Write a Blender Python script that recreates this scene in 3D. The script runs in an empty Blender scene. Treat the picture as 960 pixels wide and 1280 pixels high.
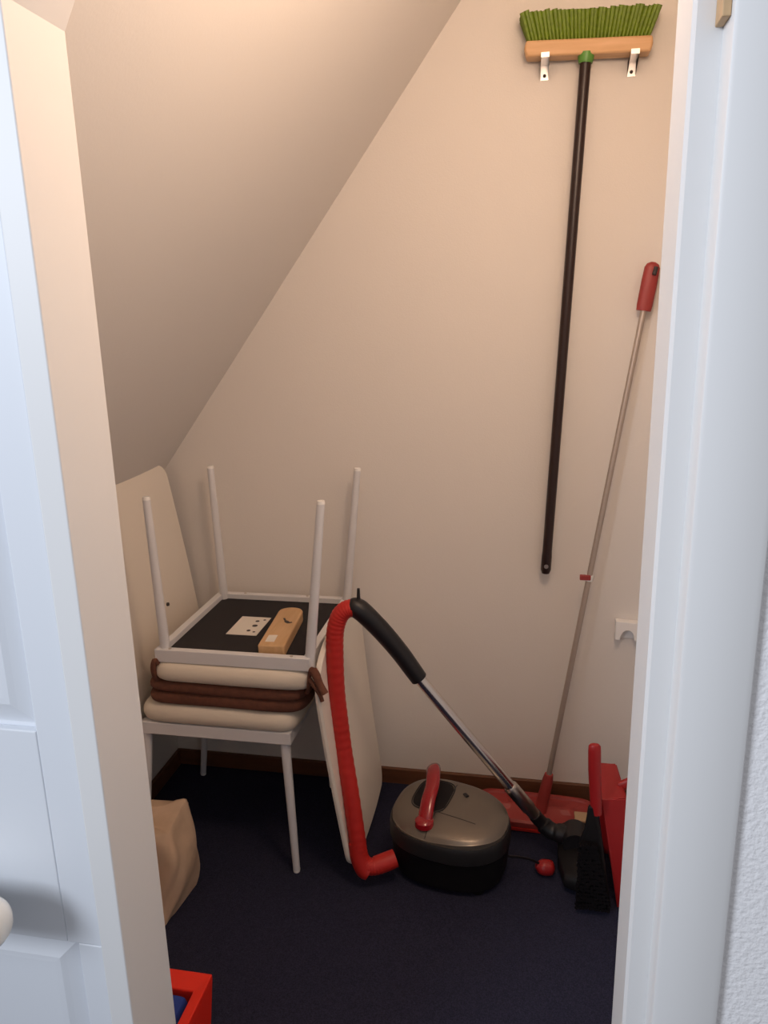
import bpy, bmesh, math, random
from mathutils import Vector, Matrix
random.seed(7)
scene = bpy.context.scene
COL = scene.collection
PI = math.pi
R = math.radians

# ------------------------------------------------------------------ materials
def mat(name, col, rough=0.6, metal=0.0, spec=0.5, noise=0.0, nscale=40.0, bump=0.0, bscale=200.0, coat=0.0, bdist=0.002, detail=3.0):
    m = bpy.data.materials.new(name); m.use_nodes = True
    nt = m.node_tree; b = nt.nodes['Principled BSDF']
    b.inputs['Base Color'].default_value = (*col, 1)
    b.inputs['Roughness'].default_value = rough
    b.inputs['Metallic'].default_value = metal
    b.inputs['Specular IOR Level'].default_value = spec
    if coat: b.inputs['Coat Weight'].default_value = coat
    tc = nt.nodes.new('ShaderNodeTexCoord')
    if noise:
        n = nt.nodes.new('ShaderNodeTexNoise'); n.inputs['Scale'].default_value = nscale; n.inputs['Detail'].default_value = detail
        nt.links.new(tc.outputs['Object'], n.inputs['Vector'])
        r = nt.nodes.new('ShaderNodeValToRGB')
        r.color_ramp.elements[0].position = 0.3; r.color_ramp.elements[1].position = 0.7
        r.color_ramp.elements[0].color = (*[c*(1-noise) for c in col], 1)
        r.color_ramp.elements[1].color = (*[min(1, c*(1+noise)) for c in col], 1)
        nt.links.new(n.outputs['Fac'], r.inputs['Fac']); nt.links.new(r.outputs['Color'], b.inputs['Base Color'])
    if bump:
        n = nt.nodes.new('ShaderNodeTexNoise'); n.inputs['Scale'].default_value = bscale; n.inputs['Detail'].default_value = 4
        nt.links.new(tc.outputs['Object'], n.inputs['Vector'])
        bp = nt.nodes.new('ShaderNodeBump'); bp.inputs['Strength'].default_value = bump; bp.inputs['Distance'].default_value = bdist
        nt.links.new(n.outputs['Fac'], bp.inputs['Height']); nt.links.new(bp.outputs['Normal'], b.inputs['Normal'])
    return m

def wood(name, c1, c2, axis=0, scale=18.0, rough=0.5):
    m = bpy.data.materials.new(name); m.use_nodes = True
    nt = m.node_tree; b = nt.nodes['Principled BSDF']; b.inputs['Roughness'].default_value = rough
    tc = nt.nodes.new('ShaderNodeTexCoord'); mp = nt.nodes.new('ShaderNodeMapping')
    s = [scale*6]*3; s[axis] = scale*0.5
    mp.inputs['Scale'].default_value = s
    n = nt.nodes.new('ShaderNodeTexNoise'); n.inputs['Scale'].default_value = 1.0; n.inputs['Detail'].default_value = 5
    r = nt.nodes.new('ShaderNodeValToRGB')
    r.color_ramp.elements[0].position = 0.3; r.color_ramp.elements[1].position = 0.75
    r.color_ramp.elements[0].color = (*c1, 1); r.color_ramp.elements[1].color = (*c2, 1)
    nt.links.new(tc.outputs['Object'], mp.inputs['Vector']); nt.links.new(mp.outputs['Vector'], n.inputs['Vector'])
    nt.links.new(n.outputs['Fac'], r.inputs['Fac']); nt.links.new(r.outputs['Color'], b.inputs['Base Color'])
    return m

M = dict(
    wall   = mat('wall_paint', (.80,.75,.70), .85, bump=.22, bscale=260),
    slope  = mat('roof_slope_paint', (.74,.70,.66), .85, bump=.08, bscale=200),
    frame  = mat('door_frame_gloss_paint', (.76,.755,.75), .45),
    door   = mat('door_leaf_daylight_tint', (.74,.77,.82), .45),  # white leaf with the cool daylight on it mixed into the base colour
    paper  = mat('woodchip_wallpaper', (.87,.86,.87), .9, bump=.6, bscale=150, bdist=.004),
    carpet = mat('navy_carpet', (.025,.026,.050), .95, spec=.15, noise=.35, nscale=350, bump=.8, bscale=600),
    base   = wood('skirting_wood', (.105,.040,.018), (.16,.062,.028), 0, 10, .55),
    white  = mat('white_powder_coat', (.74,.73,.74), .4),
    shell  = mat('white_lacquer_board', (.83,.76,.67), .45),
    pad    = mat('cream_leatherette', (.80,.71,.59), .55, bump=.25, bscale=120),
    black  = mat('black_backing_cloth', (.017,.014,.016), .9, noise=.2, nscale=300, bump=.4, bscale=500),
    brown  = mat('brown_cotton', (.145,.052,.030), .9, noise=.18, nscale=60, bump=.5, bscale=300),
    label  = mat('paper_label', (.80,.74,.66), .8),
    ink    = mat('printed_ink', (.05,.04,.04), .8),
    lwood  = wood('pale_beech', (.60,.36,.17), (.70,.45,.24), 1, 12, .5),
    bwood  = wood('broom_beech', (.62,.36,.17), (.74,.46,.25), 0, 14, .5),
    bristle= mat('green_plastic_bristle', (.14,.215,.010), .5, noise=.18, nscale=120),
    bristlel=mat('green_plastic_socket', (.10,.27,.045), .4),
    pole   = mat('dark_brown_coated_steel', (.022,.008,.006), .35),
    steel  = mat('bright_steel', (.75,.72,.70), .35, 1.0),
    chrome = mat('chrome_tube', (.88,.85,.82), .2, 1.0),
    satin  = mat('satin_chrome', (.62,.56,.50), .3, 1.0),
    blackp = mat('black_plastic', (.009,.008,.010), .42),
    mattb  = mat('matt_black_plastic', (.006,.005,.006), .6, spec=.3),
    dgrey  = mat('dark_grey_plastic', (.016,.015,.016), .45),
    lid    = mat('silver_grey_lacquer', (.20,.17,.14), .32, .5),
    hose   = mat('red_hose_plastic', (.52,.020,.014), .5),
    rhandle= mat('red_gloss_plastic', (.33,.006,.012), .18, coat=.5),
    red    = mat('red_plastic', (.34,.012,.013), .4),
    redm   = mat('faded_red_plastic', (.33,.040,.036), .5),
    alu    = mat('pale_aluminium_tube', (.50,.42,.36), .45, .6),
    whitep = mat('white_plastic', (.93,.91,.88), .4),
    crate  = mat('bright_red_plastic', (.78,.022,.006), .4),
    blue   = mat('blue_cloth', (.012,.040,.26), .8, bump=.5, bscale=80),
    bag    = mat('beige_canvas', (.56,.40,.28), .85, noise=.10, nscale=14, bump=.5, bscale=60),
    tan    = mat('tan_wood_strip', (.56,.37,.20), .6, noise=.1, nscale=50),
    knob   = mat('white_porcelain', (.86,.85,.80), .25),
    bristleb=mat('black_brush_hair', (.006,.005,.006), .9, spec=.1),
    amber  = mat('tan_sticker', (.50,.34,.20), .6),
)

# ------------------------------------------------------------------ helpers
def obj(name, bm, m, parent=None, smooth=True, bevel=0.0, auto=40):
    """link a bmesh in WORLD coordinates as one mesh object (relative to its parent's location)"""
    root = Vector((0,0,0)); p = parent
    while p is not None:
        root += p.location; p = p.parent
    bmesh.ops.recalc_face_normals(bm, faces=bm.faces[:])
    if parent is None:                       # origin at the base centre of the thing
        xs = [v.co for v in bm.verts]
        o0 = Vector((sum(c.x for c in xs)/len(xs), sum(c.y for c in xs)/len(xs), min(c.z for c in xs)))
    else: o0 = root
    bmesh.ops.translate(bm, verts=bm.verts[:], vec=-o0)
    me = bpy.data.meshes.new(name); bm.to_mesh(me); bm.free()
    me.materials.append(m)
    o = bpy.data.objects.new(name, me); COL.objects.link(o)
    if parent is None: o.location = o0
    else: o.parent = parent
    if smooth:
        for f in me.polygons: f.use_smooth = True
        try: me.set_sharp_from_angle(angle=R(auto))
        except Exception: pass
    if bevel:
        b = o.modifiers.new('bevel', 'BEVEL'); b.width = bevel; b.segments = 3; b.limit_method = 'ANGLE'; b.angle_limit = R(35)
    return o

def thing(name, label, cat, loc, group=None):
    o = bpy.data.objects.new(name, None); COL.objects.link(o); o.location = loc
    o.empty_display_size = .05
    return tag(o, label, cat, group)

def tag(o, label, cat, group=None):
    o['label'] = label; o['category'] = cat
    if group: o['group'] = group
    return o

def struct(name, bm, m, parent=None, **k):
    o = obj(name, bm, m, parent, **k)
    if parent is None: o['kind'] = 'structure'
    return o

def box(bm, x0, x1, y0, y1, z0, z1, mtx=None):
    vs = [Vector((x, y, z)) for x in (x0,x1) for y in (y0,y1) for z in (z0,z1)]
    if mtx is not None: vs = [mtx @ v for v in vs]
    v = [bm.verts.new(c) for c in vs]
    for f in ((0,1,3,2),(4,6,7,5),(0,4,5,1),(2,3,7,6),(0,2,6,4),(1,5,7,3)): bm.faces.new([v[i] for i in f])
    return bm

def B(*a, **k): return box(bmesh.new(), *a, **k)

def prism(bm, pts, vec):
    """extrude a closed polygon (list of 3D points) along vec"""
    vec = Vector(vec)
    a = [bm.verts.new(Vector(p)) for p in pts]; b = [bm.verts.new(Vector(p)+vec) for p in pts]
    n = len(a)
    bm.faces.new(a[::-1]); bm.faces.new(b)
    for i in range(n): bm.faces.new((a[i], a[(i+1)%n], b[(i+1)%n], b[i]))
    return bm

def catmull(pts, n):
    pts = [Vector(p) for p in pts]; P = [2*pts[0]-pts[1]] + pts + [2*pts[-1]-pts[-2]]
    out = []
    for i in range(1, len(P)-2):
        for k in range(n):
            t = k/n; p0,p1,p2,p3 = P[i-1:i+3]
            out.append(.5*((2*p1)+(-p0+p2)*t+(2*p0-5*p1+4*p2-p3)*t*t+(-p0+3*p1-3*p2+p3)*t**3))
    out.append(pts[-1]); return out

def tube(bm, pts, rad, seg=16, cap=True, flat=None):
    """sweep a circle (or an ellipse: flat = (direction, factor)) along the points"""
    pts = [Vector(p) for p in pts]; n = len(pts)
    rs = rad if isinstance(rad, (list, tuple)) else [rad]*n
    rings = []; up = None
    for i, p in enumerate(pts):
        t = (pts[min(i+1,n-1)]-pts[max(i-1,0)]).normalized()
        if up is None:
            up = Vector((0,0,1)) if abs(t.z) < .9 else Vector((0,1,0))
            if flat: up = Vector(flat[0])
        u = (up - t*up.dot(t)).normalized(); w = t.cross(u); up = u
        k = flat[1] if flat else 1.0
        rings.append([bm.verts.new(p + (u*math.cos(a)*k + w*math.sin(a))*rs[i]) for a in (2*PI*j/seg for j in range(seg))])
    for i in range(n-1):
        for j in range(seg):
            bm.faces.new((rings[i][j], rings[i][(j+1)%seg], rings[i+1][(j+1)%seg], rings[i+1][j]))
    if cap: bm.faces.new(rings[0][::-1]); bm.faces.new(rings[-1])
    return bm

def T(pts, rad, **k): return tube(bmesh.new(), pts, rad, **k)

def loft(bm, rings, cap=True):
    R_ = [[bm.verts.new(Vector(p)) for p in r] for r in rings]; n = len(R_[0])
    for a, b in zip(R_, R_[1:]):
        for j in range(n): bm.faces.new((a[j], a[(j+1)%n], b[(j+1)%n], b[j]))
    if cap: bm.faces.new(R_[0][::-1]); bm.faces.new(R_[-1])
    return bm

def sup(cx, cy, z, a, b, e=2.0, rot=0.0, n=64):
    out = []
    for i in range(n):
        t = 2*PI*i/n; c, s = math.cos(t), math.sin(t)
        x = a*math.copysign(abs(c)**(2/e), c); y = b*math.copysign(abs(s)**(2/e), s)
        out.append((cx+x*math.cos(rot)-y*math.sin(rot), cy+x*math.sin(rot)+y*math.cos(rot), z))
    return out

def cushion(cx, cy, z0, z1, a, b, e=7.0, r=.02, wob=.003, n=96, seed=0):
    """a padded slab with rounded rim and a slightly domed, uneven surface"""
    rnd = random.Random(seed); ph = [rnd.uniform(0,6.28) for _ in range(6)]
    bm = bmesh.new(); rings = []
    h = (z1-z0)/2; zm = (z0+z1)/2
    for k in range(13):
        t = -PI/2 + PI*k/12
        ins = r*(1-math.cos(t))
        rr = sup(cx, cy, zm+h*math.sin(t), a-ins, b-ins, e, 0, n)
        ww = wob*math.cos(t)
        rr = [(x+ww*math.sin(5*y*9+ph[0]), y+ww*math.sin(4*x*11+ph[1]), z+wob*.7*math.sin(9*x+ph[2])*math.sin(8*y+ph[3])) for x,y,z in rr]
        rings.append(rr)
    for s in (.8,.5,.2):
        c = rings[12]; rings.append([(cx+(x-cx)*s, cy+(y-cy)*s, z+ (1-s)*.0015) for x,y,z in c])
    for s in (.8,.5,.2):
        c = rings[0] if s == .8 else c0
        c0 = rings[0] if s == .8 else c0
        rings.insert(0, [(cx+(x-cx)*(s if s==.8 else (s/.8 if s==.5 else .4)), cy+(y-cy)*(s if s==.8 else (s/.8 if s==.5 else .4)), z) for x,y,z in rings[0]])
    return loft(bm, rings)

# ------------------------------------------------------------------ room
D = 2.2                       # back wall
XK, XR = -1.175, .335         # knee wall, right wall
YO, YN = .88, .773            # far and near edge of the door reveal
XL, XRJ = -.522, .130         # left and right reveal
def slope_z(x): return 1.745 + 1.317*(x+.591)
CEIL = 2.50
xc = (CEIL-1.745)/1.317 - .591
struct('floor', B(-3.0, 2.6, -2.5, D+.1, -.05, 0), M['carpet'], smooth=False)
bk = [(XK-.05, D, 0), (XR+.05, D, 0), (XR+.05, D, CEIL+.06), (xc, D, CEIL+.06), (XK-.05, D, slope_z(XK)-.02)]
struct('wall_back', prism(bmesh.new(), bk, (0,.08,0)), M['wall'], smooth=False)
struct('wall_left', B(XK-.08, XK, YO-.06, D, 0, slope_z(XK)), M['wall'], smooth=False)
struct('wall_right', B(XR, XR+.08, YO-.06, D, 0, CEIL), M['wall'], smooth=False)
sl = [(XK-.05, D, slope_z(XK-.05)), (xc, D, CEIL), (xc, D, CEIL+.12), (XK-.05, D, slope_z(XK-.05)+.2)]
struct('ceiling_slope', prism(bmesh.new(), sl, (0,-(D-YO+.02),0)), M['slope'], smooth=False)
struct('ceiling', B(xc-.02, XR+.08, YO-.06, D+.08, CEIL, CEIL+.06), M['wall'], smooth=False)
# front wall with the opening: left pier under a slanted head, right pier
zt = 1.812
p = [(-2.4, 0), (XL-.002, 0), (XL-.002, zt+.002), (-.504, 1.845), (-.445, 1.975), (-.20, 2.33), (XRJ+.002, 2.33), (XRJ+.002, 0), (2.2, 0), (2.2, 2.7), (-2.4, 2.7)]
struct('wall_front', prism(bmesh.new(), [(x, YN+.045, z) for x, z in p], (0, YO-YN-.045, 0)), M['wall'], smooth=False)
# skirting
struct('baseboard_back', B(XK, XR, D-.013, D, 0, .055), M['base'], smooth=False, bevel=.003)
struct('baseboard_left', B(XK, XK+.013, YO, D-.013, 0, .055), M['base'], smooth=False, bevel=.003)
struct('baseboard_right', B(XR-.013, XR, YO, D-.013, 0, .055), M['base'], smooth=False, bevel=.003)
# left lining of the doorway with slanted head
lin = [(XL, 0), (XL, zt), (-.503, 1.846), (-.444, 1.976), (-.199, 2.332), (-.175, 2.332), (-.175, 2.40), (-.26, 2.40), (-.50, 2.02), (-.556, 1.87), (-.556, 0)]
struct('trim_1', prism(bmesh.new(), [(x, YN, z) for x, z in lin], (0, YO-YN+.004, 0)), M['frame'], smooth=False, bevel=.002)
# right lining: reveal, rebate face, casing
prof = [(XRJ, YO+.004), (XRJ, .800), (.1335, .796), (.152, .7965), (.164, .801), (.168, .812), (.30, .812), (.30, YO+.004)]
struct('trim_2', prism(bmesh.new(), [(x, y, 0) for x, y in prof], (0,0,2.40)), M['frame'], smooth=True, auto=25)
cas = [(.1565, .800), (.1565, .770), (.1585, .7665), (.162, .765), (.222, .765), (.228, .768), (.231, .775), (.231, .800)]
struct('trim_3', prism(bmesh.new(), [(x, y, 0) for x, y in cas], (0,0,2.46)), M['frame'], smooth=True, auto=30)
struct('wall_hall', B(.231, 2.2, .778, .83, 0, 2.7), M['paper'], smooth=False)
struct('trim_4', B(-.25, .231, .766, .80, 2.33, 2.44), M['frame'], smooth=False, bevel=.004)

# door leaf left of the opening
dr = thing('door_1', 'white panelled door leaf beside the left door frame', 'door', (-.95, .80, 0)); 
del dr['label']; del dr['category']; dr['kind'] = 'structure'
def leaf():
    bm = bmesh.new(); y0 = YN+.003
    x1, x0 = -.5562, -1.33
    # sunk fields: rails and stiles stand proud, raised centre inside each field
    fx0, fx1 = -1.23, -.608
    fields = [(fx0, fx1, .995, 1.86), (-1.23, -.592, .16, .674)]
    box(bm, x0, x1, y0+.012, y0+.04, .01, 2.0)
    box(bm, fx1, x1, y0, y0+.012, .672, 2.0); box(bm, -.592, x1, y0, y0+.012, .01, .672)
    box(bm, x0, fx0, y0, y0+.012, .01, 2.0)
    box(bm, fx0, fx1, y0, y0+.012, 1.86, 2.0); box(bm, fx0, fx1, y0, y0+.012, .672, .995); box(bm, fx0, -.592, y0, y0+.012, .01, .16)
    return bm
obj('leaf', leaf(), M['door'], dr, smooth=False, bevel=.002)
def raised(x0, x1, z0, z1):
    y0 = YN+.003; bm = bmesh.new(); rings = []
    for ins, y in ((.004, .0125), (.012, .010), (.026, .0055), (.034, .0025), (.042, .0020)):
        rings.append([(x0+ins, y0+y, z0+ins), (x1-ins, y0+y, z0+ins), (x1-ins, y0+y, z1-ins), (x0+ins, y0+y, z1-ins)])
    return loft(bm, rings)
obj('raised_panel', raised(-1.23, -.607, .995, 1.86), M['door'], dr, smooth=False)
obj('raised_panel', raised(-1.23, -.592, .16, .674), M['door'], dr, smooth=False)
# lever handle on a short neck
kn = T(catmull([(-.82,.700,.758), (-.75,.699,.759), (-.70,.699,.760), (-.663,.700,.761), (-.635,.702,.761)], 5), [.037]*13+[.037,.036,.035,.034,.032,.029,.024,.016], seg=24)
hk = obj('door_handle', kn, M['knob'], dr)
obj('handle_neck', T([(-.74,.700,.759), (-.74,.778,.759)], .015, seg=16), M['knob'], hk)

# small wooden block in the frame's corner
tag(obj('wooden_strip', B(.1490, .1563, .769, .7965, 1.735, 2.05), M['tan'], smooth=False, bevel=.001), 'thin tan wooden strip in a corner of the right door frame, at the top', 'wood strip')

# ------------------------------------------------------------------ chairs
def chair_parts(root, place, top=.64):
    """place maps the upright chair's own coordinates (x forward, y across, floor at 0) into the room"""
    def put(bm):
        for v in bm.verts: v.co = place(v.co)
        return bm
    fx, fy, z0, z1, t = .21, .22, .405, .440, .020
    bm = bmesh.new()
    box(bm, -fx, fx, -fy, -fy+t, z0, z1); box(bm, -fx, fx, fy-t, fy, z0, z1)
    box(bm, -fx, -fx+t, -fy+t, fy-t, z0, z1); box(bm, fx-t, fx, -fy+t, fy-t, z0, z1)
    fr = obj('seat_frame', put(bm), M['white'], root, smooth=False, bevel=.002)
    for sx, sy in ((-.16,-1),(.17,-1),(-.08,1),(.12,1)):
        obj('screw', put(T([(sx, sy*(fy-.010), z0-.0015), (sx, sy*(fy-.010), z0+.002)], .0042, seg=10)), M['satin'], fr)
    obj('underside_board', put(B(-fx+t-.002, fx-t+.002, -fy+t-.002, fy-t+.002, z0+.016, z0+.028)), M['black'], root, smooth=False)
    obj('seat_pad', put(cushion(.008, 0, z1-.001, .498, .222, .228, 12, .020, .002, seed=3)), M['pad'], root)
    for x, y, fxx in ((.188,-.200,.199), (.188,.200,.199), (-.207,-.200,-.252), (-.207,.200,-.252)):
        lg = obj('leg', put(T([(x, y, z1-.004), (x, y, z0), (x+(fxx-x)*.02, y, z0-.01), (fxx, y*1.0, .006)], [.0120,.0120,.0132,.0098], seg=20)), M['white'], root)
        obj('foot_cap', put(T([(fxx, y, .008), (fxx, y, 0)], [.0102,.0092], seg=16)), M['whitep'], lg)
    # backrest: one bent board with rounded lower corners, narrowing upward
    H0, H1, N = -.025, top, 44
    def hw(h):
        w = .246 - .032*max(0, h-.05)/.6
        rb = .13; d = h-H0
        if d < rb: w -= rb - math.sqrt(max(0, rb*rb-(rb-d)**2))
        rt = .045; d = H1-h
        if d < rt: w -= rt - math.sqrt(max(0, rt*rt-(rt-d)**2))
        return w
    def xo(h): return -.224 - .064*(max(0, h-.02)/.61)**1.3
    bm = bmesh.new(); hs = [H0 + (H1-H0)*(.5-.5*math.cos(PI*k/N)) for k in range(N+1)]
    rings = []
    for h in hs:
        w = max(hw(h), .004); x = xo(h); z = z0+h; q = .0045
        bow = lambda y: -.010*(1-(y/.24)**2)
        ys = [-w + 2*w*j/10 for j in range(11)]
        ring = [(x+bow(y), y, z) for y in ys] + [(x-.007+bow(w), w+q*.6, z)] + [(x-.014+bow(y), y, z) for y in ys[::-1]] + [(x-.007+bow(w), -w-q*.6, z)]
        rings.append(ring)
    br = obj('backrest', put(loft(bm, rings)), M['shell'], root)
    hz = .262
    obj('bolt_hole', put(T([(xo(hz)-.0105, .065, z0+hz), (xo(hz)-.0040, .065, z0+hz+.001)], .0055, seg=12)), M['ink'], br)
    return root
CA, CB = Vector((-.808, 1.940, 0)), Vector((-.740, 1.922, 0))
ca = thing('dining_chair', 'upright white chair on the floor at the bottom of the stack, cream seat', 'chair', CA, 'two white dining chairs stacked seat to seat')
chair_parts(ca, lambda c: Vector((CA.x+c.x, CA.y+c.y, c.z)), .665)
ZB = 1.07
CBb = Vector((CB.x, CB.y, .575))
cb = thing('dining_chair', 'upside-down white chair with legs in the air and black underside showing', 'chair', CBb, 'two white dining chairs stacked seat to seat')
chair_parts(cb, lambda c: Vector((CB.x-c.x, CB.y+c.y, ZB-c.z)), .614)
# paper label on the underside board
zl = ZB-.421+.0012
lp = obj('care_label', B(-.815, -.727, 1.857, 1.985, zl-.0012, zl), M['label'], cb, smooth=False)
for x, y, r_ in ((-.758,1.955,.006),(-.754,1.922,.008),(-.760,1.887,.006),(-.742,1.880,.004),(-.740,1.966,.004)):
    obj('printed_mark', T([(x, y, zl-.0004), (x, y, zl+.0004)], r_, seg=10), M['ink'], lp)

# loose brown cushions between the two seats
tl = ['lower brown seat cushion in the chair stack, lying on the cream seat', 'upper brown seat cushion in the chair stack, under the upside-down chair, with knotted tie']
for k, (z0, z1) in enumerate(((.5005, .5360), (.5385, .5695))):
    c = thing('seat_cushion', tl[k], 'cushion', (-.765, 1.935, z0), 'brown cushions between the chairs')
    pad = obj('pad', cushion(-.776+.006*k, 1.935-.006*k, z0, z1, .222, .226, 9, .011, .003, seed=11+k), M['brown'], c)
    zz = (z0+z1)/2
    rim = []
    if k == 1:
        obj('tie', T(catmull([(-.556,1.742,zz), (-.540,1.712,zz+.02), (-.528,1.692,zz+.075), (-.519,1.684,zz+.092), (-.508,1.680,zz+.080), (-.497,1.675,zz+.055), (-.484,1.670,zz+.035)], 6), [.0075]*20+[.011]*6+[.010]*11, seg=10, flat=((1,0,0), .7)), M['brown'], c)
        obj('tie', T(catmull([(-.528,1.694,zz+.060), (-.516,1.682,zz+.050), (-.500,1.678,zz+.028), (-.493,1.674,zz+.012)], 5), .0075, seg=10, flat=((1,0,0), .7)), M['brown'], c)
        obj('tie', T(catmull([(-.948,1.735,zz), (-.958,1.716,zz+.02), (-.956,1.700,zz+.055), (-.950,1.700,zz+.080), (-.944,1.704,zz+.07)], 5), .008, seg=10), M['brown'], c)

# pale wooden block on the upturned board
WX, WY, WA = -.652, 1.864, R(5)
def WB(x, y, z): return (WX+x*math.cos(WA)-y*math.sin(WA), WY+x*math.sin(WA)+y*math.cos(WA), z)
zw = zl-.0012
wb = thing('wooden_box', 'oblong pale wooden box with rounded end lying on the black chair underside', 'wooden box', (WX, WY, zw))
W, L = .035, .132
out = [(-W, -L), (W, -L)] + [(W*math.cos(PI*k/12), L-.030+.030*math.sin(PI*k/12)) for k in range(13)]
obj('body', prism(bmesh.new(), [WB(x, y, zw) for x, y in out], (0,0,.034)), M['lwood'], wb, bevel=.005, auto=50)
zb = zw+.034
obj('dark_mark', T(catmull([WB(-.006,.048,zb), WB(.002,.030,zb), WB(.014,.016,zb), WB(.022,.020,zb)], 4), [.003]*5+[.006]*4+[.004]*4, seg=8, flat=((0,0,1), .12)), M['ink'], wb)
obj('sticker', prism(bmesh.new(), [WB(x, y, zb-.0002) for x, y in ((-.020,-.112),(.004,-.112),(.004,-.070),(-.020,-.070))], (0,0,.001)), M['label'], wb, smooth=False)

# ------------------------------------------------------------------ vacuum cleaner
VX, VY, VR = -.188, 1.826, R(-15)
vc = thing('vacuum_cleaner', 'silver and black canister vacuum cleaner with red hose and red carrying handle', 'vacuum cleaner', (VX, VY, 0))
VA, VB = .160, .121
def vz(x, y):
    dx, dy = x-VX, y-VY; u = dx*math.cos(-VR)-dy*math.sin(-VR); v = dx*math.sin(-VR)+dy*math.cos(-VR)
    r = min(1, (abs(u/VA)**2.5+abs(v/VB)**2.5)**(1/2.5))
    return .172 + .024*(1-r**5) - .03*u + .11*v
def bl(pts):
    out = []
    for x, y, z in pts:
        dx, dy = x-VX, y-VY; u = dx*math.cos(VR)+dy*math.sin(VR); v = -dx*math.sin(VR)+dy*math.cos(VR)
        v *= 1 - .10*(u/VA) - .05*(u/VA)**2*(1 if u > 0 else 0)
        out.append((VX+u*math.cos(VR)-v*math.sin(VR), VY+u*math.sin(VR)+v*math.cos(VR), z))
    return out
def ringz(s, z, tilt=-.03, e=2.5, shrinkx=1):
    return [(x, y, z + tilt*((x-VX)*math.cos(VR)+(y-VY)*math.sin(VR)) + (.11*(-(x-VX)*math.sin(VR)+(y-VY)*math.cos(VR)) if tilt == -.03 else 0)) for x, y, _ in bl(sup(VX, VY, 0, VA*s*shrinkx, VB*s, e, VR))]
obj('base', loft(bmesh.new(), [ringz(.80,.012,0), ringz(.93,.018,0), ringz(.97,.045,0), ringz(1.0,.100,-.015), ringz(1.02,.118)]), M['mattb'], vc)
obj('rim_band', loft(bmesh.new(), [ringz(1.0,.118), ringz(1.03,.122), ringz(1.03,.150), ringz(1.015,.163), ringz(1.0,.167)]), M['dgrey'], vc)
lr = []
for k in range(15):
    s = math.cos(PI/2*k/14.5); lr.append([(x, y, vz(x, y)+.002*(1 if s<.97 else 0)) for x, y, _ in bl(sup(VX, VY, 0, VA*.985*s, VB*.985*s, 2.5, VR))])
ld = obj('lid', loft(bmesh.new(), [ringz(.985,.160)]+lr), M['lid'], vc)
def onlid(du, dv, dz=.0):
    x = VX+du*math.cos(VR)-dv*math.sin(VR); y = VY+du*math.sin(VR)+dv*math.cos(VR); return (x, y, vz(x, y)+.002+dz)
def strip(pts, w, h=.0012):
    return T([onlid(*q) for q in pts], w, seg=8, flat=((0,0,1), h/w))
def line(a, b, n=10): return [(a[0]+(b[0]-a[0])*i/n, a[1]+(b[1]-a[1])*i/n) for i in range(n+1)]
hx = -.062
# dark recess under the handle
rec = []
for s, dz in ((1,.0008),(.75,.0010),(.4,.0011),(.05,.0011)):
    rec.append([onlid(hx+.004+.048*s*c_, .020+.060*s*s_, dz) for c_, s_ in ((math.copysign(abs(math.cos(t))**.55, math.cos(t)), math.copysign(abs(math.sin(t))**.55, math.sin(t))) for t in (2*PI*i/40 for i in range(40)))])
obj('grip_recess', loft(bmesh.new(), rec), M['mattb'], ld)
obj('recess_rim', T([onlid(hx+.004+.051*math.copysign(abs(math.cos(t))**.55, math.cos(t)), .020+.064*math.copysign(abs(math.sin(t))**.55, math.sin(t)), .001) for t in (2*PI*i/48 for i in range(49))], .0016, seg=8), M['dgrey'], ld)
sm = bmesh.new()
for a, b in (((-.012,-.032),(-.012,.085)), ((-.055,-.038),(.085,-.040)), ((-.028,-.118),(-.028,-.040))):
    tube(sm, [onlid(*q) for q in line(a, b)], .0013, seg=6, flat=((0,0,1), .5))
obj('seam', sm, M['dgrey'], ld)
obj('latch', T([onlid(.020,.055,.000), onlid(.032,.045,.002)], .006, seg=10, flat=((0,0,1), .4)), M['dgrey'], ld)
arc = catmull([onlid(hx-.026,.096,.002), onlid(hx-.025,.094,.028), onlid(hx-.020,.076,.042), onlid(hx-.005,.04,.046), onlid(hx+.008,.0,.042), onlid(hx+.013,-.04,.031), onlid(hx+.018,-.072,.012), onlid(hx+.020,-.085,.001)], 6)
n_ = len(arc)
ch = obj('carrying_handle', T(arc, [.0195 + .0025*(i/n_) for i in range(n_)], seg=20, flat=((0,0,1), .62)), M['rhandle'], vc)
bt = onlid(hx+.020, -.086)
obj('release_button', loft(bmesh.new(), [sup(bt[0], bt[1], bt[2]-.004, .026, .026, 2, 0, 28), sup(bt[0], bt[1], bt[2]+.010, .025, .025, 2, 0, 28), sup(bt[0], bt[1], bt[2]+.016, .019, .019, 2, 0, 28), sup(bt[0], bt[1], bt[2]+.018, .008, .008, 2, 0, 28)]), M['rhandle'], ch)
for sx, sy in ((-.10,-.062),(.10,-.062),(-.10,.062),(.10,.062)):
    q = onlid(sx, sy); obj('wheel', T([(q[0], q[1]-.012, .018), (q[0], q[1]+.012, .018)], .018, seg=20), M['mattb'], vc)
# air grille at the left end
for k in range(4):
    q = onlid(-.150+.004*k, .045); obj('vent_slat', T([(q[0]-.012, q[1]-.03, .120+.012*k), (q[0]-.014, q[1]+.03, .120+.012*k)], .003, seg=8), M['dgrey'], vc)
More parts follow.
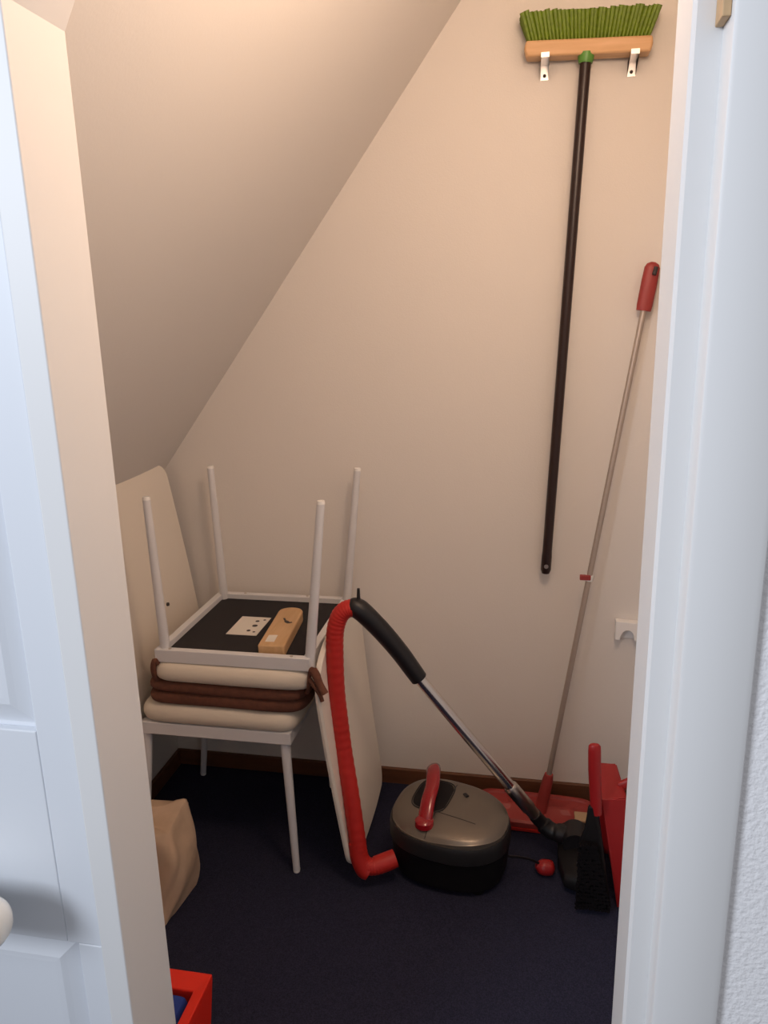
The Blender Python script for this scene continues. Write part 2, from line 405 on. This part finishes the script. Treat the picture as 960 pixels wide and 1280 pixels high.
# hose
hp = catmull([(-.345,1.735,.070), (-.375,1.722,.062), (-.402,1.716,.064), (-.420,1.716,.090), (-.428,1.720,.15), (-.445,1.735,.27), (-.462,1.748,.38), (-.471,1.752,.47), (-.477,1.752,.56), (-.477,1.752,.66), (-.473,1.752,.725), (-.460,1.754,.765), (-.440,1.757,.783), (-.418,1.760,.783), (-.405,1.762,.775)], 16)
n_ = len(hp)
obj('hose', T(hp, [.0222 + (.0007 if i % 4 < 2 else 0) for i in range(n_)], seg=20), M['hose'], vc)
obj('hose_connector', T([(-.330,1.745,.074), (-.352,1.733,.069), (-.380,1.722,.062)], [.024,.025,.024], seg=20), M['hose'], vc)
obj('hose_connector', T(catmull([(-.398,1.714,.050), (-.410,1.713,.058), (-.424,1.716,.095), (-.429,1.720,.135)], 5), [.0245]*10+[.0245]*6, seg=20), M['hose'], vc)
# handle of the hose
hd = catmull([(-.436,1.757,.790), (-.418,1.760,.786), (-.395,1.764,.766), (-.355,1.775,.717), (-.315,1.787,.660), (-.285,1.797,.610), (-.268,1.802,.582)], 8)
n_ = len(hd)
hh = obj('hose_handle', T(hd, [.019+ .0085*math.sin(min(1, i/12)*PI/2) - .0055*(i/n_) for i in range(n_)], seg=20), M['blackp'], vc)
obj('handle_clip', T([(-.412,1.762,.795), (-.412,1.760,.815), (-.411,1.758,.838)], [.006,.0045,.0035], seg=10), M['blackp'], hh)
# chrome tube
t0, t1, t2 = Vector((-.275,1.800,.593)), Vector((-.022,1.900,.212)), Vector((.040,1.925,.120))
wd = obj('wand', T([t0, t1], .0155, seg=24), M['chrome'], vc)
obj('wand_collar', T([t0-(t1-t0).normalized()*.006, t0+(t1-t0).normalized()*.010], .0175, seg=20), M['satin'], wd)
d_ = (t2-t1).normalized()
obj('wand_sleeve', T([t1-d_*.018, t1-d_*.012, t2-d_*.034, t2-d_*.030, t2], [.0165,.0200,.0200,.0175,.0175], seg=24), M['satin'], wd)
obj('slide_button', T([t1+Vector((-.006,-.016,.006)), t1+d_*.03+Vector((-.006,-.016,.006))], .007, seg=12), M['satin'], wd)
# floor nozzle with swivel neck
nz = bmesh.new()
nr = []
for (x, hwid, z0n, z1n) in ((.105,.045,.012,.050), (.118,.115,.004,.060), (.15,.130,.003,.072), (.195,.130,.003,.062), (.218,.126,.003,.040), (.224,.118,.006,.022)):
    cy = 1.885 - (x-.15)*.1
    ring = []
    for i in range(24):
        t = 2*PI*i/24; c, s = math.cos(t), math.sin(t)
        ring.append((x, cy+hwid*math.copysign(abs(c)**.5, c), (z0n+z1n)/2+(z1n-z0n)/2*math.copysign(abs(s)**.6, s)))
    nr.append(ring)
fn = obj('floor_nozzle', loft(nz, nr), M['mattb'], vc)
obj('neck', T(catmull([t2-d_*.004, t2+d_*.03, (.085,1.925,.075), (.115,1.915,.075), (.150,1.900,.080)], 6), [.019]*8+[.024]*8+[.027]*9, seg=20), M['blackp'], fn)
obj('swivel_joint', T([(.150,1.865,.078), (.150,1.935,.078)], .034, seg=24), M['blackp'], fn)
obj('foot_pedal', T([(.158,1.800,.070), (.166,1.825,.074)], .010, seg=12, flat=((0,0,1), .5)), M['dgrey'], fn)
# mains plug on its stub of cable
obj('power_cable', T(catmull([(-.028,1.780,.09), (.0,1.800,.075), (.035,1.825,.05), (.062,1.835,.028)], 6), .0035, seg=10), M['blackp'], vc)
obj('power_plug', T(catmull([(.046,1.832,.030), (.056,1.834,.026), (.070,1.836,.0225), (.084,1.838,.0225), (.094,1.840,.022)], 4), [.008,.010,.013,.016,.018,.020,.021,.0215,.0215,.0215,.021,.021,.020,.019,.017,.014,.009], seg=16), M['red'], vc)

# ------------------------------------------------------------------ broom on the wall
by0, by1 = 2.135, 2.184
bw = thing('broom', 'green broom hanging bristles up on the back wall, long black handle', 'broom', (.11, 2.15, .76))
obj('block', prism(bmesh.new(), [(-.033, by0, 2.102), (.259, by0, 2.092), (.264, by0, 2.110), (.262, by0, 2.127), (-.035, by0, 2.138), (-.039, by0, 2.120)], (0, by1-by0, 0)), M['bwood'], bw, bevel=.005, auto=50)
bb = bmesh.new()
nx, ny = 34, 6
for i in range(nx):
    for j in range(ny):
        u = (i+.5)/nx; v = (j+.5)/ny
        x0 = -.029+.285*u; y0 = by0+.006+(by1-by0-.012)*v
        fx = (u-.5); fy = (v-.5)
        x1 = x0 + fx*.042 + random.uniform(-.002,.002); y1 = y0 + (fy-.12)*.040
        zb0 = 2.134-.010*u; zt0 = 2.197-.011*u + random.uniform(-.003,.003)
        y1 = min(y1, 2.188)
        tube(bb, [(x0, y0, zb0), (x0+(x1-x0)*.5, y0+(y1-y0)*.5, (zb0+zt0)/2), (x1, y1, zt0)], [.0034,.0056,.0066], seg=7)
obj('bristles', bb, M['bristle'], bw)
hs_, he_ = Vector((.110, 2.152, 2.100)), Vector((.0535, 2.168, .758))
obj('handle_socket', T([hs_+Vector((0,0,.004)), hs_+(he_-hs_)*.006, hs_+(he_-hs_)*.014], [.0195,.0195,.0165], seg=20), M['bristlel'], bw)
hn = obj('handle', T([hs_+(he_-hs_)*.010, hs_+(he_-hs_)*.95, hs_+(he_-hs_)*.962, hs_+(he_-hs_)*.992, he_], [.0135,.0135,.0145,.0145,.011], seg=20), M['pole'], bw)
hq = hs_+(he_-hs_)*.982
obj('hanging_hole', T([hq+Vector((0,-.0155,0)), hq+Vector((0,-.0135,0))], .0062, seg=14, ), M['satin'], hn)
for k, (x, lab) in enumerate(((.012, 'left metal hook bracket under the green broom head'), (.223, 'right metal hook bracket under the green broom head, nearest the door frame'))):
    zz = 2.1005 - .0085*k
    b = thing('wall_hook', lab, 'hook', (x, 2.2, zz-.04), 'metal hooks holding the broom')
    bm = bmesh.new(); w = .010; zl_ = 2.062 - .006*k
    prism(bm, [(x-w, 2.2, zl_), (x-w, 2.1975, zl_), (x-w, 2.1975, zz-.0025), (x-w, 2.129, zz-.0025), (x-w, 2.129, zz+.006), (x-w, 2.1268, zz+.006), (x-w, 2.1268, zz-.005), (x-w, 2.2, zz-.005)], (2*w,0,0))
    obj('bracket', bm, M['steel'], b, smooth=False)
    obj('screw', T([(x, 2.1985, zl_+.010), (x, 2.1958, zl_+.010)], .0042, seg=12), M['ink'], b)

# ------------------------------------------------------------------ flat mop leaning at the wall
mp_ = thing('floor_mop', 'red flat mop with thin pale pole leaning on the back wall, right of the broom', 'mop', (.09, 2.10, 0))
m0, m1 = Vector((.072, 2.085, .09)), Vector((.2835, 2.166, 1.50))
md = (m1-m0)
pl = obj('pole', T([m0, m1], .0078, seg=18), M['alu'], mp_)
gp = obj('grip', T([m1-md*.006, m1+md*.003, m1+md*.045, m1+md*.070, m1+md*.0765, m1+md*.080], [.0185,.0200,.0205,.0195,.015,.006], seg=20, flat=((0,1,0), .6)), M['redm'], mp_)
gq = m1+md*.063
obj('hang_hole', T([gq+Vector((.006,-.0135,0))-md*.006, gq+Vector((.008,-.0125,0))+md*.008], .0055, seg=12), M['ink'], gp)
cq = m0+md*.478
obj('lock_collar', T([cq-md*.006, cq+md*.006], .0115, seg=16), M['whitep'], mp_)
obj('lock_lever', B(cq.x-.026, cq.x+.004, cq.y-.014, cq.y-.002, cq.z-.004, cq.z+.010), M['redm'], mp_, bevel=.002)
obj('socket', T([m0+Vector((-.013,-.012,-.060)), m0+Vector((-.006,-.004,-.02)), m0+md*.030, m0+md*.042], [.019,.018,.0155,.0125], seg=18), M['redm'], mp_)
pt = bmesh.new()
def ptr(ix, z, cx=.043, cy=2.083): return sup(cx, cy, z, .178-ix, .078-ix, 6, R(-2), 48)
obj('mop_plate', loft(pt, [ptr(.004,.012), ptr(0,.016), ptr(0,.030), ptr(.006,.036), ptr(.016,.036), ptr(.020,.030), ptr(.06,.030), ptr(.072,.040)]), M['redm'], mp_)
obj('mop_cover', loft(bmesh.new(), [ptr(.004,.0), ptr(-.002,.004), ptr(-.002,.012), ptr(.010,.0135)]), M['hose'], mp_)
obj('sticker', B(.158, .200, 2.030, 2.075, .0305, .0395), M['amber'], mp_, bevel=.002)

# ------------------------------------------------------------------ dustpan and hand brush
def DP(p):   # dustpan's own coordinates into the room: x across, y out of the back, z up along the pan
    a = R(-86); x, y, z = p
    return Vector((.254+x*math.cos(a)-y*math.sin(a), 1.848+x*math.sin(a)+y*math.cos(a), z))
dp = thing('dustpan', 'red plastic dustpan standing upright on its edge by the right door frame', 'dustpan', (.24, 1.845, 0))
bm = bmesh.new()
W0, W1, ZT, DEP = .098, .076, .302, .060
prism(bm, [DP((-W0, 0, 0)), DP((W0, 0, 0)), DP((W1, 0, ZT)), DP((-W1, 0, ZT))], DP((0,.004,0))-DP((0,0,0)))
for s in (-1, 1):   # side walls deepen towards the handle
    prism(bm, [DP((s*W0, 0, 0)), DP((s*(W0+.003), -.010, 0)), DP((s*(W1+.004), -DEP, ZT)), DP((s*W1, 0, ZT))], DP((s*.004,0,0))-DP((0,0,0)))
prism(bm, [DP((-W1, 0, ZT)), DP((W1, 0, ZT)), DP((W1+.004, -DEP, ZT-.006)), DP((-W1-.004, -DEP, ZT-.006))], DP((0,0,.0035))-DP((0,0,0)))
obj('pan', bm, M['red'], dp, smooth=False, bevel=.0015)
obj('handle', T([DP((.02, -.006, .298)), DP((.02, .022, .312)), DP((.02, .044, .330)), DP((.02, .048, .333))], [.014,.0155,.0150,.010], seg=16, flat=((0,1,0), .6)), M['red'], dp)
hb = thing('hand_brush', 'hand brush with black hair and upright red handle beside the red dustpan', 'brush', (.16, 1.745, .0))
obj('brush_back', prism(bmesh.new(), [(.150,1.728,.015), (.232,1.728,.005), (.214,1.728,.12), (.196,1.728,.235), (.181,1.728,.30), (.164,1.728,.30), (.158,1.728,.235), (.147,1.728,.20)], (.004,.014,0)), M['mattb'], hb, bevel=.005)
br_ = bmesh.new()
for i in range(18):
    for j in range(11):
        z = .016+.181*i/17; f = i/17
        x = .156+(.226-.156-.040*f)*j/10
        tube(br_, [(x, 1.728, z), (x-.004+.001*(j-5)+random.uniform(-.002,.002), 1.703, z+.004+random.uniform(-.003,.003))], [.0045,.0050], seg=6)
obj('bristles', br_, M['bristleb'], hb)
obj('handle', T([(.187,1.735,.275), (.1835,1.735,.31), (.1765,1.735,.40), (.1740,1.735,.452), (.1735,1.735,.466), (.1733,1.735,.470)], [.0125,.0145,.0155,.0155,.0145,.011], seg=16, flat=((0,1,0), .65)), M['red'], hb)

# white plastic clip on the back wall by the frame
wc = thing('wall_clip', 'small white plastic clip with arched notch on the wall beside the right door frame', 'wall clip', (.293, 2.2, .555))
out = [(.259,.617), (.326,.613), (.328,.560), (.313,.558)]
for i in range(11):
    t = PI*i/10; out.append((.293+.020*math.cos(t), .560+.030*math.sin(t)))
out += [(.273,.558), (.259,.560)]
obj('body', prism(bmesh.new(), [(x, 2.170, z) for x, z in out], (0,.026,0)), M['whitep'], wc, bevel=.003, auto=30)
obj('wall_plate', B(.262, .324, 2.195, 2.200, .556, .612), M['whitep'], wc, smooth=False, bevel=.001)

# ------------------------------------------------------------------ canvas bag and crate
bg = thing('canvas_bag', 'beige cloth bag standing on the floor beside the chair, behind the left frame', 'bag', (-1.0, 1.58, 0))
rings = []
for k in range(15):
    t = k/14; z = .232*t
    x0 = -1.10 + .02*t; x1 = -.872 + .022*math.sin(t*2.4) - .035*max(0, t-.75)*2; y0 = 1.475 + .055*t; y1 = 1.692 - .022*t*t
    ring = []
    for i in range(56):
        a = 2*PI*i/56; c, s = math.cos(a), math.sin(a)
        x = (x0+x1)/2 + (x1-x0)/2*math.copysign(abs(c)**.4, c); y = (y0+y1)/2 + (y1-y0)/2*math.copysign(abs(s)**.4, s)
        w = .006*math.sin(3*a+5*t) + .004*math.sin(7*a-9*t)
        if t > .8: pk = .020*max(0, math.cos(a-.75))**6
        else: pk = 0
        ring.append((x+w*c, y+w*s, z + pk*(t-.8)*5 + .004*math.sin(4*a)*t))
    rings.append(ring)
top = rings[-1]; cx = sum(q[0] for q in top)/56; cy = sum(q[1] for q in top)/56
for s, dz in ((.96,.003),(.80,.004),(.5,-.002),(.1,.0)): rings.append([(cx+(x-cx)*s, cy+(y-cy)*s, z+dz+.004*math.sin(23*x+9*y)*(1-s)) for x, y, z in top])
obj('body', loft(bmesh.new(), rings), M['bag'], bg, auto=60)
obj('hem', T([(cx+(x-cx)*1.004, cy+(y-cy)*1.004, z-.012) for x, y, z in top]+[(cx+(top[0][0]-cx)*1.004, cy+(top[0][1]-cy)*1.004, top[0][2]-.012)], .003, seg=8), M['bag'], bg)

ct = thing('storage_box', 'bright red plastic box on the floor at the bottom edge, blue cloth inside', 'storage box', (-.76, 1.02, 0))
bm = bmesh.new()
X0, X1, Y0, Y1, H = -.95, -.578, .920, 1.128, .270
rings = [[(X0+.02,Y0+.02,.002),(X1-.02,Y0+.02,.002),(X1-.02,Y1-.02,.002),(X0+.02,Y1-.02,.002)],
         [(X0,Y0,H-.01),(X1,Y0,H-.01),(X1,Y1,H-.01),(X0,Y1,H-.01)], [(X0,Y0,H),(X1,Y0,H),(X1,Y1,H),(X0,Y1,H)]]
q = .040
rings += [[(X0+q,Y0+q,H-.004),(X1-.022,Y0+q,H-.004),(X1-.022,Y1-q,H-.004),(X0+q,Y1-q,H-.004)], [(X0+q+.01,Y0+q+.01,.03),(X1-.042,Y0+q+.01,.03),(X1-.042,Y1-q-.01,.03),(X0+q+.01,Y1-q-.01,.03)]]
obj('box', loft(bm, rings), M['crate'], ct, smooth=False, bevel=.003)
cl = cushion(-.775, 1.024, .10, .261, .170, .0625, 24, .008, .0008, seed=5)
tag(obj('folded_cloth', cl, M['blue']), 'blue cloth lying inside the red plastic box', 'cloth')

# ------------------------------------------------------------------ lights
def light(name, kind, loc, energy, col, **k):
    l = bpy.data.lights.new(name, kind); l.energy = energy; l.color = col
    for a, b in k.items(): setattr(l, a, b)
    o = bpy.data.objects.new(name, l); COL.objects.link(o); o.location = loc; return o
light('closet_lamp', 'POINT', (.10, .97, 2.10), 16.5, (1, .72, .52), shadow_soft_size=.11)
w = light('hall_window', 'AREA', (-2.0, -1.45, 2.25), 21, (.82, .89, 1), shape='RECTANGLE', size=.9, size_y=1.1, spread=R(95))
w.rotation_euler = (Vector((.15, .8, 1.55))-w.location).to_track_quat('-Z', 'Y').to_euler()
wd_ = bpy.data.worlds.new('World'); scene.world = wd_; wd_.use_nodes = True
wd_.node_tree.nodes['Background'].inputs['Color'].default_value = (.94, .95, 1, 1)
wd_.node_tree.nodes['Background'].inputs['Strength'].default_value = .44

# ------------------------------------------------------------------ camera
cam = bpy.data.cameras.new('Camera'); co = bpy.data.objects.new('Camera', cam); COL.objects.link(co)
cam.sensor_fit = 'HORIZONTAL'; cam.sensor_width = 36; cam.lens = 36*960/960
p_, r_, y_ = R(14.5), R(-1.3), R(11)
fwd = Vector((-math.sin(y_)*math.cos(p_), math.cos(y_)*math.cos(p_), -math.sin(p_)))
rt = Vector((math.cos(y_), math.sin(y_), 0)); up = rt.cross(fwd)
r2 = rt*math.cos(r_)+up*math.sin(r_); u2 = -rt*math.sin(r_)+up*math.cos(r_)
m3 = Matrix((r2, u2, -fwd)).transposed()
co.matrix_world = Matrix.Translation((0, 0, 1.5)) @ m3.to_4x4()
cam.clip_start = .02
scene.camera = co
vs = scene.view_settings
vs.view_transform = 'Standard'; vs.look = 'None'; vs.gamma = 1; vs.use_curve_mapping = False; vs.exposure = 0
